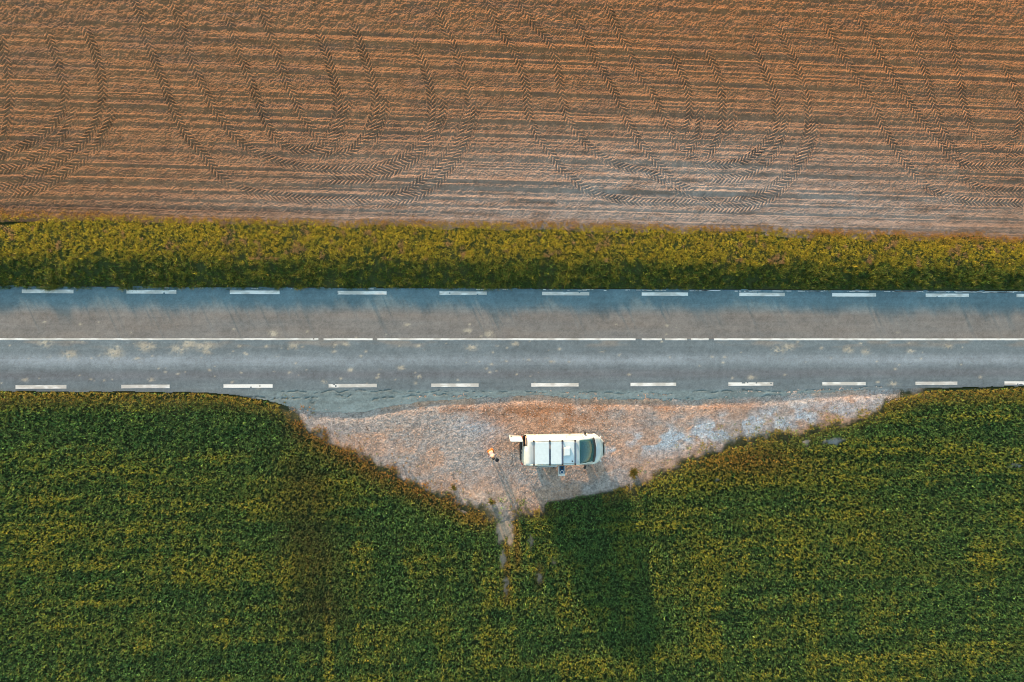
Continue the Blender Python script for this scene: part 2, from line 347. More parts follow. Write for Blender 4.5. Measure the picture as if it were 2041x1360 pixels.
# dried mud splats
splats = [(90, 683, 14), (228, 703, 16), (140, 707, 14), (290, 690, 16), (305, 690, 8), (355, 697, 14), (376, 686, 14), (408, 690, 16), (413, 701, 9), (545, 665, 10), (585, 690, 9), (690, 686, 7), (665, 700, 5), (645, 761, 6), (300, 757, 7),
          (933, 660, 8), (975, 666, 10), (835, 690, 5), (940, 692, 10), (835, 751, 6), (812, 648, 6), (800, 733, 7), (1026, 685, 7), (1550, 698, 12), (1572, 692, 10), (1498, 752, 7), (1815, 700, 7), (1890, 690, 8), (1690, 697, 10), (1726, 701, 8), (1200, 700, 5), (1100, 720, 6), (700, 738, 6), (50, 757, 6), (1780, 765, 9), (515, 771, 6), (275, 716, 7)]
sm = np.zeros(X.shape)
for x, y, r in splats: sm = np.maximum(sm, np.exp(-(((px-x)/r)**2+((py-y)/(r*.6))**2)))
r2 = np.random.default_rng(3)
for i in range(150):
    x = r2.uniform(-20, 2060)*(1 if r2.random() < .5 else .55); y = r2.choice([r2.uniform(680, 765), r2.uniform(640, 675)], p=[.85, .15]); r = r2.uniform(1.5, 4)
    b = (abs(px-x) < 12) & (abs(py-y) < 12); sm[b] = np.maximum(sm[b], .9*np.exp(-(((px[b]-x)/r)**2+((py[b]-y)/(r*.7))**2)))
sm = sm*ss(.36, .66, .6*fbm(X*4, Y*7, 180, 3)+.4*vn(X*11, Y*13, 182)+.12*sm)
c0 = mix(c0, (.40, .37, .29), np.clip(sm*.95, 0, .75))
c0 *= (1+.22*(fbm(X*.35, Y*9, 193, 3)-.5)+.35*(fbm(X*.8, Y*1.2, 194, 4)-.5)+.30*(fbm(X*4, Y*4, 190, 3)-.5)+.30*(vn(X*14, Y*14, 191)-.5)+.25*apr*(vn(X*9, Y*11, 192)-.5))[..., None]
Z = -.014*np.clip(ck, 0, 1)+.006*(fbm(X*.3, Y*.6, 195, 2)-.5)*0+.004*apr*(fbm(X*6, Y*6, 196, 2)-.5)
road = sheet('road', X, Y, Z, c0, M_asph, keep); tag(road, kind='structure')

# painted markings: thin worn sheets of their own
M_paint = ground_mat('road_paint', 25, .16, .6, .1, .002, .4, 120)
def marking(name, xa, xb, yc, w, seed, wear=.30):
    xs = np.arange(xa, xb+.02, .05) if xb-xa < 30 else np.arange(xa, xb+.05, .05); ys = np.linspace(yc-w/2, yc+w/2, 7)
    X, Y = np.meshgrid(xs, ys)
    Y = Y+.008*(vn(X*5, Y*0+seed, 3)-.5)
    wv = wear*(.5+.75*float(vn(seed*1.7, .3, 6))); k = .6*fbm(X*4, Y*7, seed, 3)+.4*vn(X*16, Y*22, seed+2) > wv*.78
    col = mix((.70, .72, .70), (.46, .46, .43), ss(.3, .7, fbm(X*2, Y*5, seed+5, 3)+.35*(float(vn(seed*2.3, .9, 8))-.5)))
    return sheet(name, X, Y, np.full_like(X, .005), col, M_paint, k, road)
top = [(43.5, 146.5), (252, 352), (458, 557), (673, 770.5), (876, 971), (1080.6, 1175), (1279, 1371.5), (1473.5, 1563.6), (1658.5, 1746.3), (1845, 1931), (2026, 2112)]
bot = [(31, 133), (241.7, 339), (445.5, 543), (655, 750.5), (859.6, 954), (1059, 1152.6), (1256.7, 1348.5), (1451.8, 1541), (1639, 1726), (1824.6, 1908.8), (2002, 2090)]
for row, yc in ((top, 3.095), (bot, -2.86)):
    sp = [(float(G(a, 676)[0]), float(G(b, 676)[0])) for a, b in row]
    sp += [(sp[0][0]-6.48*k, sp[0][1]-6.48*k) for k in (1, 2)]+[(sp[-1][0]+6.5*k, sp[-1][1]+6.5*k) for k in (1, 2)]
    for i, (a, b) in enumerate(sp): marking('edge_dash', a, b, yc, .225, 200+i*7+(50 if yc > 0 else 0), .28)
gaps = [(634, 645), (743, 752), (1267, 1279), (1319, 1325), (1369, 1377), (1413, 1423)]
cur = -75.
for a, b in gaps+[(9999, 9999)]:
    xa = float(G(a, 676)[0]) if a < 9000 else 80.
    marking('centre_line', cur, xa, .112, .125, int(200+a), .25)
    if a < 9000: cur = float(G(b, 676)[0])
for i in range(60):             # crumbs of the older edge line along the grass
    pxx = r2.uniform(0, 2041); pxx = pxx if (pxx > 1000 or r2.random() < .55) else pxx+1000
    a = float(G(pxx, 577)[0]); L = r2.uniform(.1, .7) if pxx < 1300 else r2.uniform(.3, 1.8)
    marking('worn_edge_line', a, a+L, YT-.05-r2.uniform(0, .05), .045, 400+i, .5)

# ------------------------------------------------------------------ blades of grass
def blades(name, x, y, z, h, w, lean, az, col, nb, seed, spread=.05, mat=M_leaf, colj=.25):
    """nb curved leaves per tuft, every leaf two faces"""
    r = np.random.default_rng(seed); n = len(x)
    rep = lambda a: np.repeat(a, nb, axis=0)
    x, y, z, h, w, lean, col = map(rep, (x, y, z, h, w, lean, col)); az = rep(az) if az is not None else r.uniform(0, 2*np.pi, n*nb)
    N = n*nb; a = r.uniform(0, 2*np.pi, N); dx = np.cos(a); dy = np.sin(a)
    x = x+dx*spread*r.random(N); y = y+dy*spread*r.random(N)
    h = h*r.uniform(.55, 1.15, N); w = w*r.uniform(.7, 1.3, N); ln = lean*h*r.uniform(.3, 1.5, N)
    wa = a+np.pi/2+r.normal(0, .5, N); wx = np.cos(wa)*w/2; wy = np.sin(wa)*w/2
    co = np.empty((N, 5, 3), np.float32)
    co[:, 0] = np.stack([x-wx*.7, y-wy*.7, z], 1); co[:, 1] = np.stack([x+wx*.7, y+wy*.7, z], 1)
    mx = x+dx*ln*.35; my = y+dy*ln*.35; mz = z+h*.62
    co[:, 2] = np.stack([mx+wx, my+wy, mz], 1); co[:, 3] = np.stack([mx-wx, my-wy, mz], 1)
    co[:, 4] = np.stack([x+dx*ln, y+dy*ln, z+h*np.sqrt(np.clip(1-(lean*.5)**2, .2, 1))], 1)
    i = np.arange(N)[:, None]*5
    quads = i+np.array([0, 1, 2, 3]); tris = i+np.array([3, 2, 4])
    flat = np.concatenate([quads, tris], 1).ravel(); sizes = np.tile([4, 3], N)
    c = col*(1+colj*(r.random((N, 1))-.5)*2)*(1+.10*r.normal(0, 1, (N, 3)))
    c = np.clip(np.repeat(c, 5, axis=0), .004, .9)
    return raw_mesh(name, co.reshape(-1, 3), flat, sizes, c, mat)
def jitter_pts(xa, xb, ya, yb, d, seed):
    r = np.random.default_rng(seed); n = int((xb-xa)*(yb-ya)*d)
    return r.uniform(xa, xb, n), r.uniform(ya, yb, n), r

# roadside verge
x, y, r = jitter_pts(-36, 45, 3.2, 9.3, 400, 11)
px, py = P(x, y); t = (py-verge_top(px))/(575.5-verge_top(px))
edge = 2.2*(fbm(x*1.5, y*0, 210, 3)-.5)*.06
ok = (t > -.03+edge) & (t < 1.0+.35*edge) & ~((abs(py-(443-.1*(px-38))) < 3.) & (px < 80))
cl = fbm(x*1.1, y*1.3, 211, 3); cl2 = .4*fbm(x*2.1, y*2.3, 216, 2)+.6*vn(x*8, y*8, 217)
ok &= ~((vn(x*8.6, y*8.6, 252) < .34+.08*ss(.4, .8, t)) & (r.random(len(x)) < .85))
ok &= (cl2 > .38+.10*ss(.4, .8, t)) | (r.random(len(x)) < .40-.2*ss(.4, .8, t))
x, y, px, py, t, cl, cl2 = (a[ok] for a in (x, y, px, py, t, cl, cl2))
lowp = ss(.42, .72, t+.25*(cl-.5))
h = (.05+.10*cl2)*(1-lowp)+(.08+.20*cl2)*lowp
h *= 1-.5*ss(.08, -.02, t)
h *= 1+(.9*vn(x*.45, x*0, 218)+.6*vn(x*1.6, x*0, 219)-.6)*ss(.55, .8, t)
yel = np.clip(.86-.80*lowp+1.2*(cl2-.5)+.3*r.normal(0, 1, len(x))*.5, 0, 1)
col = mix((.050, .110, .020), (.38, .32, .028), yel)
col = col*np.exp(.38*r.normal(0, 1, len(x)))[:, None]
col = mix(col, (.36, .20, .055), np.clip(ss(.16, .0, t+.12*(cl-.5))*.9+.45*ss(1500, 2041, px)*ss(.3, .1, t), 0, .9))
col = mix(col, (.35, .22, .12), .8*ss(.66, .75, fbm(x*1.8, y*1.8, 219, 3))*(t < .6))
col = mix(col, (.035, .085, .02), .7*ss(.9, 1.0, t))
tall = (r.random(len(x)) < .006) & (t > .6); h = np.where(tall, .35+.3*r.random(len(x)), h)
lean = .45+.5*r.random(len(x))*(1-.3*lowp); lean = np.where(tall, .2, lean)
o = blades('verge_grass', x, y, verge_z(x, y), h, np.full(len(x), .018), lean, None, col, 5, 12, .05)
tag(o, 'yellow green rough grass verge between the ploughed field and the road', 'grass', kind='stuff')

# lower crop field
x, y, r = jitter_pts(-35.5, 45, -26.5, -2.5, 280, 21)
px, py = P(x, y); e = crop_edge(px); d = py-e
en = (64*(fbm(x*1.1, y*1.1, 220, 4)-.46)+14*(vn(x*6, y*6, 225)-.5))*np.where((px > 1085) & (px < 1255), .25, 1)
bmk = bare_mask(px, py)
inlay = (px > 560) & (px < 1760)
entry = 1.2*np.exp(-(((px-1006)/20)**2+((py-1024)/20)**2))+.5*np.exp(-(((px-950)/24)**2+((py-1016)/7)**2))
thr = np.where(inlay, en, 2*(vn(x*3, y*3, 221)-.5))
ok = (d > thr) & (r.random(len(x)) > ss(.22, .75, bmk)) & (r.random(len(x)) > .75*entry)
fringe = ((px < 1088) | (px > 1250)) & (d > thr) & (d < 22) & inlay & (fbm(x*3, y*3, 222, 2) < .42); ok &= ~fringe
gap = (vn(x*10.5, y*10.9, 250)*.6+vn(x*17, y*17, 251)*.4 < .44) & (r.random(len(x)) < .8); ok &= ~gap
ok &= ~(inlay & ((px < 1085) | (px > 1255)) & (r.random(len(x)) > .30+.70*ss(0, 20, d-thr)))
stray = inlay & (d > thr-26) & (d <= thr) & (vn(x*5, y*5, 226) > .55) & (r.random(len(x)) < .10) & ((px < 1085) | (px > 1255)); ok |= stray
x, y, px, py, d = (a[ok] for a in (x, y, px, py, d)); n = len(x); rn = r.random(n)
st = fbm(x*.10, y*.75, 230, 4); st2 = fbm(x*.45, y*.7, 233, 3); fl = vn(x*10, y*10, 236); rows = fbm(x*.12, y*3.2, 238, 2)-.5; cols_ = (fbm(x*1.7, y*.16, 239, 3)-.5)*ss(1020, 1120, py)*1.0
yl = np.clip((st-.46)*1.5+(st2-.5)*1.6+(fl-.5)*.9+1.1*rows+1.8*cols_+.09, 0, 1)
# surveyed tone patches of the field, the one below the van painting its shadow: (x, y, half width, half height, amount)
for cx, cy, a, b, k in [(230, 1000, 300, 60, .2), (560, 990, 90, 30, .5), (420, 1115, 300, 14, .5), (60, 1120, 70, 25, .5), (200, 1260, 300, 40, .35), (1700, 1030, 260, 40, .45), (1350, 960, 130, 16, .9), (1480, 955, 110, 12, 1.),
                        (1850, 1130, 260, 18, .4), (1400, 1165, 120, 16, .4), (1950, 1290, 200, 20, .35), (1640, 920, 200, 18, .35), (700, 1200, 60, 160, .15), (1350, 1150, 90, 120, .15), (1800, 900, 200, 10, .4),
                        (1150, 1060, 60, 60, -.4), (840, 1060, 110, 60, -.5), (1900, 860, 250, 15, -.6), (300, 860, 300, 28, -.6), (580, 1250, 120, 50, -.25), (480, 850, 120, 40, -.45), (1750, 1200, 300, 25, -.3), (1620, 870, 90, 10, -.5), (1550, 1010, 160, 14, -.3)]:
    yl += k*np.exp(-(((px-cx)/a)**2+((py-cy)/b)**2)*1.1)
yl = np.clip(yl, 0, 1)
gr = mix((.042, .110, .038), (.138, .246, .054), r.random(n)**1.2)
gr *= np.exp(.45*r.normal(0, 1, n))[:, None]
col = mix(gr, (.29, .30, .035), yl*(.10+.85*(rn > .6)))
brown = (.5+1.0*fbm(x*.8, y*.8, 260, 3))*np.exp(-(((px-618-(py-1080)*.10)/58)**2))*ss(860, 960, py)*ss(1340, 1200, py)
col = mix(col, (.12, .105, .025), np.clip(brown*.6, 0, 1))
left_or = ss(75, 10, d)*ss(545, 600, px)*ss(1000, 930, px)
right_or = np.exp(-(((px-1470)/120)**2+((py-915)/34)**2))
col = mix(col, (.30, .155, .030), np.clip(left_or*(.35+.65*(rn > .35))+right_or*.75*(rn > .3), 0, .95))
near = ss(40, 4, d)*((px < 560) | (px > 1200))
col = mix(col, (.29, .20, .03), near*.75*(rn > .3))
trk = np.maximum.reduce([np.exp(-((px-(1024+(py-1000)*.06))/7)**2)*ss(1150, 1110, py), np.exp(-((px-(1010))/7)**2)*ss(1060, 1090, py)*ss(1215, 1180, py), np.exp(-((px-1075)/7)**2)*ss(1110, 1130, py)*ss(1180, 1160, py), .8*np.exp(-(((px-1060)/40)**2+((py-1018)/12)**2)), .8*np.exp(-(((px-960)/40)**2+((py-1030)/14)**2))])
col = mix(col, (.38, .25, .05), trk*.85)
h = .26+.05*rows+.05*(fl-.5)+.08*(st2-.5)+.05*(st-.5)+.20*(rn-.5)+.03*(yl-.4)
h = np.clip(h, .08, .6)
h *= 1-.35*left_or-.3*trk
h *= 1-.30*np.exp(-((px-1288)/5)**2)-.25*np.exp(-(((px-645)/8)**2))*ss(1100, 1200, py)
up = np.clip(h-.11, 0, .5)*.9
z = np.maximum(crop_z(x, y), np.where(d < 45, -.035, -1))+up
o = blades('crop_field', x, y, z, h-up, np.full(n, .021), .5+.5*r.random(n), None, col, 5, 22, .025, colj=.45)
tag(o, 'dark green crop with yellow tips covering the field below the road', 'crop', kind='stuff')

# ------------------------------------------------------------------ loose stones of the lay-by
def stones(name, x, y, z, s, col, seed):
    r = np.random.default_rng(seed); n = len(x)
    base = np.array([(1, 0, 0), (0, 1, 0), (-1, 0, 0), (0, -1, 0), (0, 0, 1)], float); base[:4, 2] = -.25
    base = np.vstack([base, [(.7, .7, .5), (-.7, .7, .5), (-.7, -.7, .5), (.7, -.7, .5)]])
    a = r.uniform(0, 6.28, n); ca, sa = np.cos(a), np.sin(a)
    b = base[None]*(1+.35*(r.random((n, 9, 3))-.5)); b[:, 5:, :2] *= .8
    sc = s[:, None]*np.stack([np.ones(n), r.uniform(.6, 1, n), r.uniform(.45, .8, n)], 1)
    b = b*sc[:, None]; xx = b[..., 0]*ca[:, None]-b[..., 1]*sa[:, None]; yy = b[..., 0]*sa[:, None]+b[..., 1]*ca[:, None]
    co = np.stack([xx+x[:, None], yy+y[:, None], b[..., 2]+z[:, None]], -1)
    T = np.array([(0, 1, 5), (1, 2, 6), (2, 3, 7), (3, 0, 8), (0, 5, 8), (1, 6, 5), (2, 7, 6), (3, 8, 7), (5, 6, 4), (6, 7, 4), (7, 8, 4), (8, 5, 4)])
    i = np.arange(n)[:, None, None]*9; f = (i+T[None]).reshape(-1)
    return raw_mesh(name, co.reshape(-1, 3), f, np.full(n*12, 3), np.clip(np.repeat(col, 9, axis=0), .01, .9), M_stone)
x, y, r = jitter_pts(float(G(575, 800)[0]), float(G(1800, 800)[0]), -11.2, -3., 330, 31)
px, py = P(x, y)
ok = (py > apron(px)+3) & (py < crop_edge(px)+6)
cl = fbm(x*1.1, y*1.1, 240, 3); ok &= r.random(len(x)) < .25+1.1*(cl-.3)
x, y, px, py = (a[ok] for a in (x, y, px, py)); n = len(x)
col = mix((.40, .31, .26), (.36, .38, .39), ss(.3, .7, fbm(x*.7, y*.7, 120, 3)+.5*(r.random(n)-.5)))*(.35+.85*r.random(n)**1.6)[:, None]
s = .013+.026*r.random(n)**2.5
o = stones('loose_stones', x, y, gravel_z(x, y)+.004, s, col, 32)
tag(o, 'loose pinkish and grey stones strewn over the lay-by', 'stones', kind='stuff')

# ------------------------------------------------------------------ bmesh helpers for objects
def finish(name, bm, mat, parent=None, smooth=False, bevel=0, mods=()):
    me = bpy.data.meshes.new(name); bmesh.ops.recalc_face_normals(bm, faces=bm.faces); bm.to_mesh(me); bm.free(); me.materials.append(mat)
    for p in me.polygons: p.use_smooth = smooth
    o = link(bpy.data.objects.new(name, me), parent)
    if bevel:
        b = o.modifiers.new('bevel', 'BEVEL'); b.width = bevel; b.segments = 2; b.limit_method = 'ANGLE'
    return o
def bbox(bm, x0, x1, y0, y1, z0, z1, M=None):
    v = [Vector((x, y, z)) for z in (z0, z1) for y in (y0, y1) for x in (x0, x1)]
    if M is not None: v = [M @ p for p in v]
    v = [bm.verts.new(p) for p in v]
    for f in ((0, 1, 3, 2), (4, 6, 7, 5), (0, 4, 5, 1), (1, 5, 7, 3), (3, 7, 6, 2), (2, 6, 4, 0)): bm.faces.new([v[i] for i in f])
def btube(bm, a, b, r0, r1=None, n=10):
    a, b = Vector(a), Vector(b); r1 = r0 if r1 is None else r1; q = (b-a).to_track_quat('Z', 'Y')
    ra = [bm.verts.new(a+q @ Vector((math.cos(t)*r0, math.sin(t)*r0, 0))) for t in np.linspace(0, 2*math.pi, n, endpoint=False)]
    rb = [bm.verts.new(b+q @ Vector((math.cos(t)*r1, math.sin(t)*r1, 0))) for t in np.linspace(0, 2*math.pi, n, endpoint=False)]
    for i in range(n): bm.faces.new((ra[i], ra[(i+1) % n], rb[(i+1) % n], rb[i]))
    bm.faces.new(ra[::-1]); bm.faces.new(rb)
def blathe(bm, prof, n=24, M=Matrix()):
    rings = [[bm.verts.new(M @ Vector((r*math.cos(t), r*math.sin(t), z))) for t in np.linspace(0, 2*math.pi, n, endpoint=False)] for r, z in prof]
    for a, b in zip(rings, rings[1:]):
        for i in range(n): bm.faces.new((a[i], a[(i+1) % n], b[(i+1) % n], b[i]))
    return rings

# ------------------------------------------------------------------ the camper van
M_white = noisy('van_paint', (.44, .52, .535), .30, 0, 2.2, .12, **{'Coat Weight': .5, 'Coat Roughness': .08})
M_black = noisy('black_plastic', (.022, .022, .024), .55, 0, 20, .3)
M_rub = noisy('rubber', (.02, .02, .02), .8, 0, 30, .3)
M_glass = principled('tinted_glass', (.10, .36, .42), .03, 0, **{'Transmission Weight': .8, 'IOR': 1.45})
M_alu = noisy('aluminium', (.5, .5, .5), .35, .9, 12, .15)
M_rail = noisy('roof_bar_metal', (.07, .09, .16), .4, .3, 12, .3)
M_panel = noisy('roof_panel', (.60, .72, .75), .45, 0, 6, .07)
M_int = noisy('interior_grey', (.10, .11, .12), .8, 0, 9, .3)
M_seat = noisy('seat_cloth', (.20, .19, .17), .9, 0, 30, .3, .2)
M_wood = noisy('plywood', (.42, .28, .15), .6, 0, 8, .25)
M_lamp = principled('lamp_glass', (.75, .78, .8), .08, .0, **{'Transmission Weight': .3})
M_red = principled('rear_lamp_red', (.45, .02, .01), .15)

vx = (float(G(1036, 895, .5)[0])+float(G(1202, 895, .6)[0]))/2
vy = (float(G(1120, 861.5, .6)[1])+float(G(1120, 931, 1.0)[1]))/2
van = empty('camper_van', (vx, vy, 0), math.radians(.3))
tag(van, 'white high sided camper van parked on the gravel lay-by with a rear door open', 'van')
SX = np.array([-2.56, -2.52, -2.44, -2.2, -1.5, -.6, .3, .95, 1.15, 1.35, 1.55, 1.75, 1.90, 1.98, 2.15, 2.32, 2.44, 2.52, 2.56])
SW = np.array([.84, .90, .945, .965, .97, .97, .97, .97, .97, .97, .965, .955, .945, .94, .91, .85, .76, .62, .42])
STt = np.array([1.42, 1.60, 1.80, 1.95, 1.97, 1.975, 1.97, 1.94, 1.84, 1.69, 1.52, 1.345, 1.21, 1.16, 1.09, 1.00, .90, .78, .62])
SR = np.array([.66, .72, .765, .785, .79, .79, .79, .785, .78, .775, .77, .76, .75, .79, .79, .74, .65, .50, .32])
def bow(x): return .16*ss(.8, 1.7, x)
xs_ = np.concatenate([[-2.56, -2.54, -2.50, -2.44], np.arange(-2.38, .95, .07), np.linspace(.95, 1.90, 13), [1.94, 1.98, 2.06, 2.15, 2.24, 2.32, 2.38, 2.44, 2.48, 2.52, 2.545, 2.56]])
def smooth_interp(x, xp, fp):
    v = [np.interp(x+o, xp, fp) for o in (-.05, -.025, 0, .025, .05)]; r = sum(v)/5
    return np.where((x < xp[0]+.06) | (x > xp[-1]-.06), np.interp(x, xp, fp), r)
Wx, Tx, Rx = (smooth_interp(xs_, SX, a) for a in (SW, STt, SR))
def section(W_, T_, R_):
    zb = min(1.02, T_-.14); p = [(.93*W_, .41), (.985*W_, .46), (W_, .55), (W_, .70), (W_, .85), (.998*W_, zb-.02 if zb-.02 > .86 else .87)]
    if zb < .9: p = [(.93*W_, .33), (.985*W_, .42), (W_, .33+.35*(zb-.33)), (W_, .33+.55*(zb-.33)), (W_, .33+.8*(zb-.33)), (.998*W_, zb)]
    for k in (.25, .5, .72): p.append((W_+(R_+.05-W_)*k, zb+(T_-.12-zb)*k*1.02))
    p += [(R_+.045, T_-.115), (R_+.01, T_-.06), (R_-.05, T_-.025), (R_-.14, T_-.010), (R_*.5, T_), (0, T_+.006)]
    return p
def build_body():
    nS = 15; V = np.zeros((len(xs_), 2*nS-1, 3))
    for i, x in enumerate(xs_):
        s = section(Wx[i], Tx[i], Rx[i])
        full = [(-a, b) for a, b in s]+[(a, b) for a, b in s[-2::-1]]
        for j, (yy, zz) in enumerate(full):
            rr = 1-(yy/max(Wx[i], .01))**2; rb = .05*ss(-2.4, -2.56, x)
            V[i, j] = (x+bow(x)*rr-rb*rr, yy, zz)
    return V
V = build_body(); nJ = V.shape[1]        # j 0..14 right side up to the roof, 14..28 left side down
def cls(i, j):                            # what each face of the shell is
    x = (xs_[i]+xs_[i+1])/2; jj = j if j < 14 else 27-j; side = 'r' if j < 14 else 'l'
    if 1.86 < x < 2.0 and jj >= 10: return 'cowl'
    if .95 <= x <= 1.90 and jj >= 11: return 'windshield'
    if x < -2.34 and side == 'l' and 2 <= jj <= 12: return 'opening'
    if .22 < x < 1.28 and 5 <= jj <= 8: return 'window_'+side
    if side == 'r' and -.42 < x < .12 and 1 <= jj <= 9: return 'opening'
    for wx in (-1.62, 1.62):
        z = V[i, j][2]; 
        if jj <= 3 and (x-wx)**2+(z-.33)**2 < .40**2: return 'arch'
    if jj <= 10: return 'skin'
    return 'roof'
def patch(name, pred, mat, parent, off=0., smooth=True, solid=0.):
    bm = bmesh.new(); vs = {}
    def v(i, j):
        if (i, j) not in vs: vs[i, j] = bm.verts.new(V[i, j])
        return vs[i, j]
    for i in range(len(xs_)-1):
        for j in range(nJ-1):
            if pred(cls(i, j)):
                bm.faces.new((v(i, j), v(i+1, j), v(i+1, j+1), v(i, j+1)))
    if name == 'body':                     # rear wall (left leaf open) and nose cap
        cols = [1, .5, 0, -.5, -1]
        for i, ends in ((0, 'rear'), (len(xs_)-1, 'nose')):
            for j in range(13):
                for a, b in ((0, 7), (7, 14)): pass
            for j in range(14):
                l0, l1, r0, r1 = V[i, 28-j], V[i, 27-j], V[i, j], V[i, j+1]
                for m0, m1 in ((0, .5), (.5, 1)):
                    if ends == 'rear' and m0 == 0 and 2 <= j <= 9: continue       # open left leaf
                    if ends == 'rear' and m0 == .5 and 2 <= j <= 9: continue      # right leaf is its own part
                    q = [l0*(1-m0)+r0*m0, l0*(1-m1)+r0*m1, l1*(1-m1)+r1*m1, l1*(1-m0)+r1*m0]
                    q = [bm.verts.new(p) for p in q]
                    try: bm.faces.new(q)
                    except Exception: pass
        bmesh.ops.remove_doubles(bm, verts=bm.verts, dist=.0008)
        bmesh.ops.delete(bm, geom=[f for f in bm.faces if f.calc_area() < 1e-7], context='FACES')
    o = finish(name, bm, mat, parent, smooth)
    if solid:
        s = o.modifiers.new('shell', 'SOLIDIFY'); s.thickness = solid; s.offset = -1
    return o
body = patch('body', lambda c: c in ('skin', 'roof'), M_white, van, solid=.03)
wsh = patch('windscreen', lambda c: c == 'windshield', M_glass, van, solid=.008)
M_reflect = noisy('painted_reflection_glass', (.42, .48, .50), .12, 0, 5, .15)  # pale base colour stands in for sun and sky reflected in the windows
patch('cowl_panel', lambda c: c == 'cowl', M_black, van, solid=.02)
for sd_ in 'rl': patch('side_window', lambda c: c == 'window_'+sd_, M_reflect, van, solid=.008)
# inside
bm = bmesh.new(); bbox(bm, -2.45, 1.3, -.86, .86, .405, .42); bbox(bm, 1.3, 2.3, -.70, .70, .405, .60); finish('cabin_floor', bm, M_int, van)
bm = bmesh.new(); bbox(bm, 1.45, 2.02, -.84, .84, .80, 1.06); bbox(bm, 1.38, 1.6, .18, .62, 1.0, 1.13); finish('dashboard', bm, M_black, van, bevel=.05)
for yy in (-.45, .45):
    bm = bmesh.new(); bbox(bm, .45, .98, yy-.25, yy+.25, .60, .82); finish('seat', bm, M_seat, van, bevel=.06)
    bm = bmesh.new(); Mx = Matrix.Translation((.45, yy, .82)) @ Matrix.Rotation(math.radians(-14), 4, 'Y'); bbox(bm, -.07, .07, -.24, .24, 0, .60, Mx); bbox(bm, -.05, .05, -.13, .13, .63, .84, Mx); finish('seat_back', bm, M_seat, van, bevel=.05)
bm = bmesh.new(); blathe(bm, [(.17, -.012), (.19, 0), (.17, .012), (.15, 0), (.17, -.012)], 20, Matrix.Translation((1.28, .45, 1.0)) @ Matrix.Rotation(math.radians(-60), 4, 'Y')); finish('steering_wheel', bm, M_black, van, True)
bm = bmesh.new(); bbox(bm, -2.35, -.55, -.2, .84, .42, .86); finish('bed_box', bm, M_wood, van, bevel=.01)
bm = bmesh.new(); bbox(bm, -2.35, -.55, -.2, .84, .865, .98); finish('mattress', bm, noisy('mattress_cloth', (.3, .3, .32), .9), van, bevel=.04)
# doors
def leaf(name, mirror, parent, M):
    bm = bmesh.new(); w = .80; zs = [.45, .62, .85, 1.02, 1.25, 1.45, 1.65, 1.78]; lean = [0, 0, .0, .01, .035, .07, .115, .17]
    for t0, t1 in ((0, .045),):
        g0 = {}
        for i, z in enumerate(zs):
            ww = w-.02*max(0, i-5)**2
            for j, u in enumerate((0, .12, .68, ww)):
                for k in (0, 1): g0[i, j, k] = bm.verts.new(M @ Vector((min(u, ww), (lean[i]+k*.045)*1.0, z)))
        n_, m_ = len(zs), 4
        for i in range(n_-1):
            for j in range(m_-1):
                if j == 1 and 3 <= i <= 5: continue     # window hole
                bm.faces.new([g0[i, j, 0], g0[i, j+1, 0], g0[i+1, j+1, 0], g0[i+1, j, 0]]); bm.faces.new([g0[i, j, 1], g0[i+1, j, 1], g0[i+1, j+1, 1], g0[i, j+1, 1]])
        for i in range(n_-1):
            for j in (0, m_-1): bm.faces.new([g0[i, j, 0], g0[i+1, j, 0], g0[i+1, j, 1], g0[i, j, 1]])
            if 3 <= i <= 5:
                for j in (1, 2): bm.faces.new([g0[i, j, 0], g0[i+1, j, 0], g0[i+1, j, 1], g0[i, j, 1]])
        for j in range(m_-1):
            for i in (0, n_-1): bm.faces.new([g0[i, j, 0], g0[i, j, 1], g0[i, j+1, 1], g0[i, j+1, 0]])
        for i in (3, 6): bm.faces.new([g0[i, 1, 0], g0[i, 1, 1], g0[i, 2, 1], g0[i, 2, 0]])
    d = finish(name, bm, M_white, parent)
    bm = bmesh.new(); q = [(.12, .02, 1.02), (.68, .02, 1.02), (.68, .125, 1.65), (.12, .125, 1.65)]
    a = [bm.verts.new(M @ Vector(p)) for p in q]; b = [bm.verts.new(M @ (Vector(p)+Vector((0, .006, 0)))) for p in q]
    bm.faces.new(a); bm.faces.new(b[::-1])
    for i in range(4): bm.faces.new((a[i], a[(i+1) % 4], b[(i+1) % 4], b[i]))
    finish('door_window', bm, M_reflect, d)
    bm = bmesh.new(); bbox(bm, .60, .72, -.03, -.002, .92, .97, M); finish('door_handle', bm, M_black, d)
    return d
Mo = Matrix.Translation((-2.60, .87, 0)) @ Matrix.Rotation(math.radians(180), 4, 'Z')
Mo = Mo @ Matrix.Rotation(math.radians(-2), 4, 'Z')
leaf('rear_door', False, van, Mo)['label'] = 'white rear door standing open towards the back'
Mc = Matrix.Translation((-2.60, -.80, 0)) @ Matrix.Rotation(math.radians(90), 4, 'Z') @ Matrix.Scale(-1, 4, (0, 1, 0)) @ Matrix.Translation((0, -0.0, 0))
Mc = Matrix(((0, 1, 0, -2.605), (1, 0, 0, -.80), (0, 0, 1, 0), (0, 0, 0, 1)))
leaf('rear_door', False, van, Mc)['label'] = 'white rear door shut'
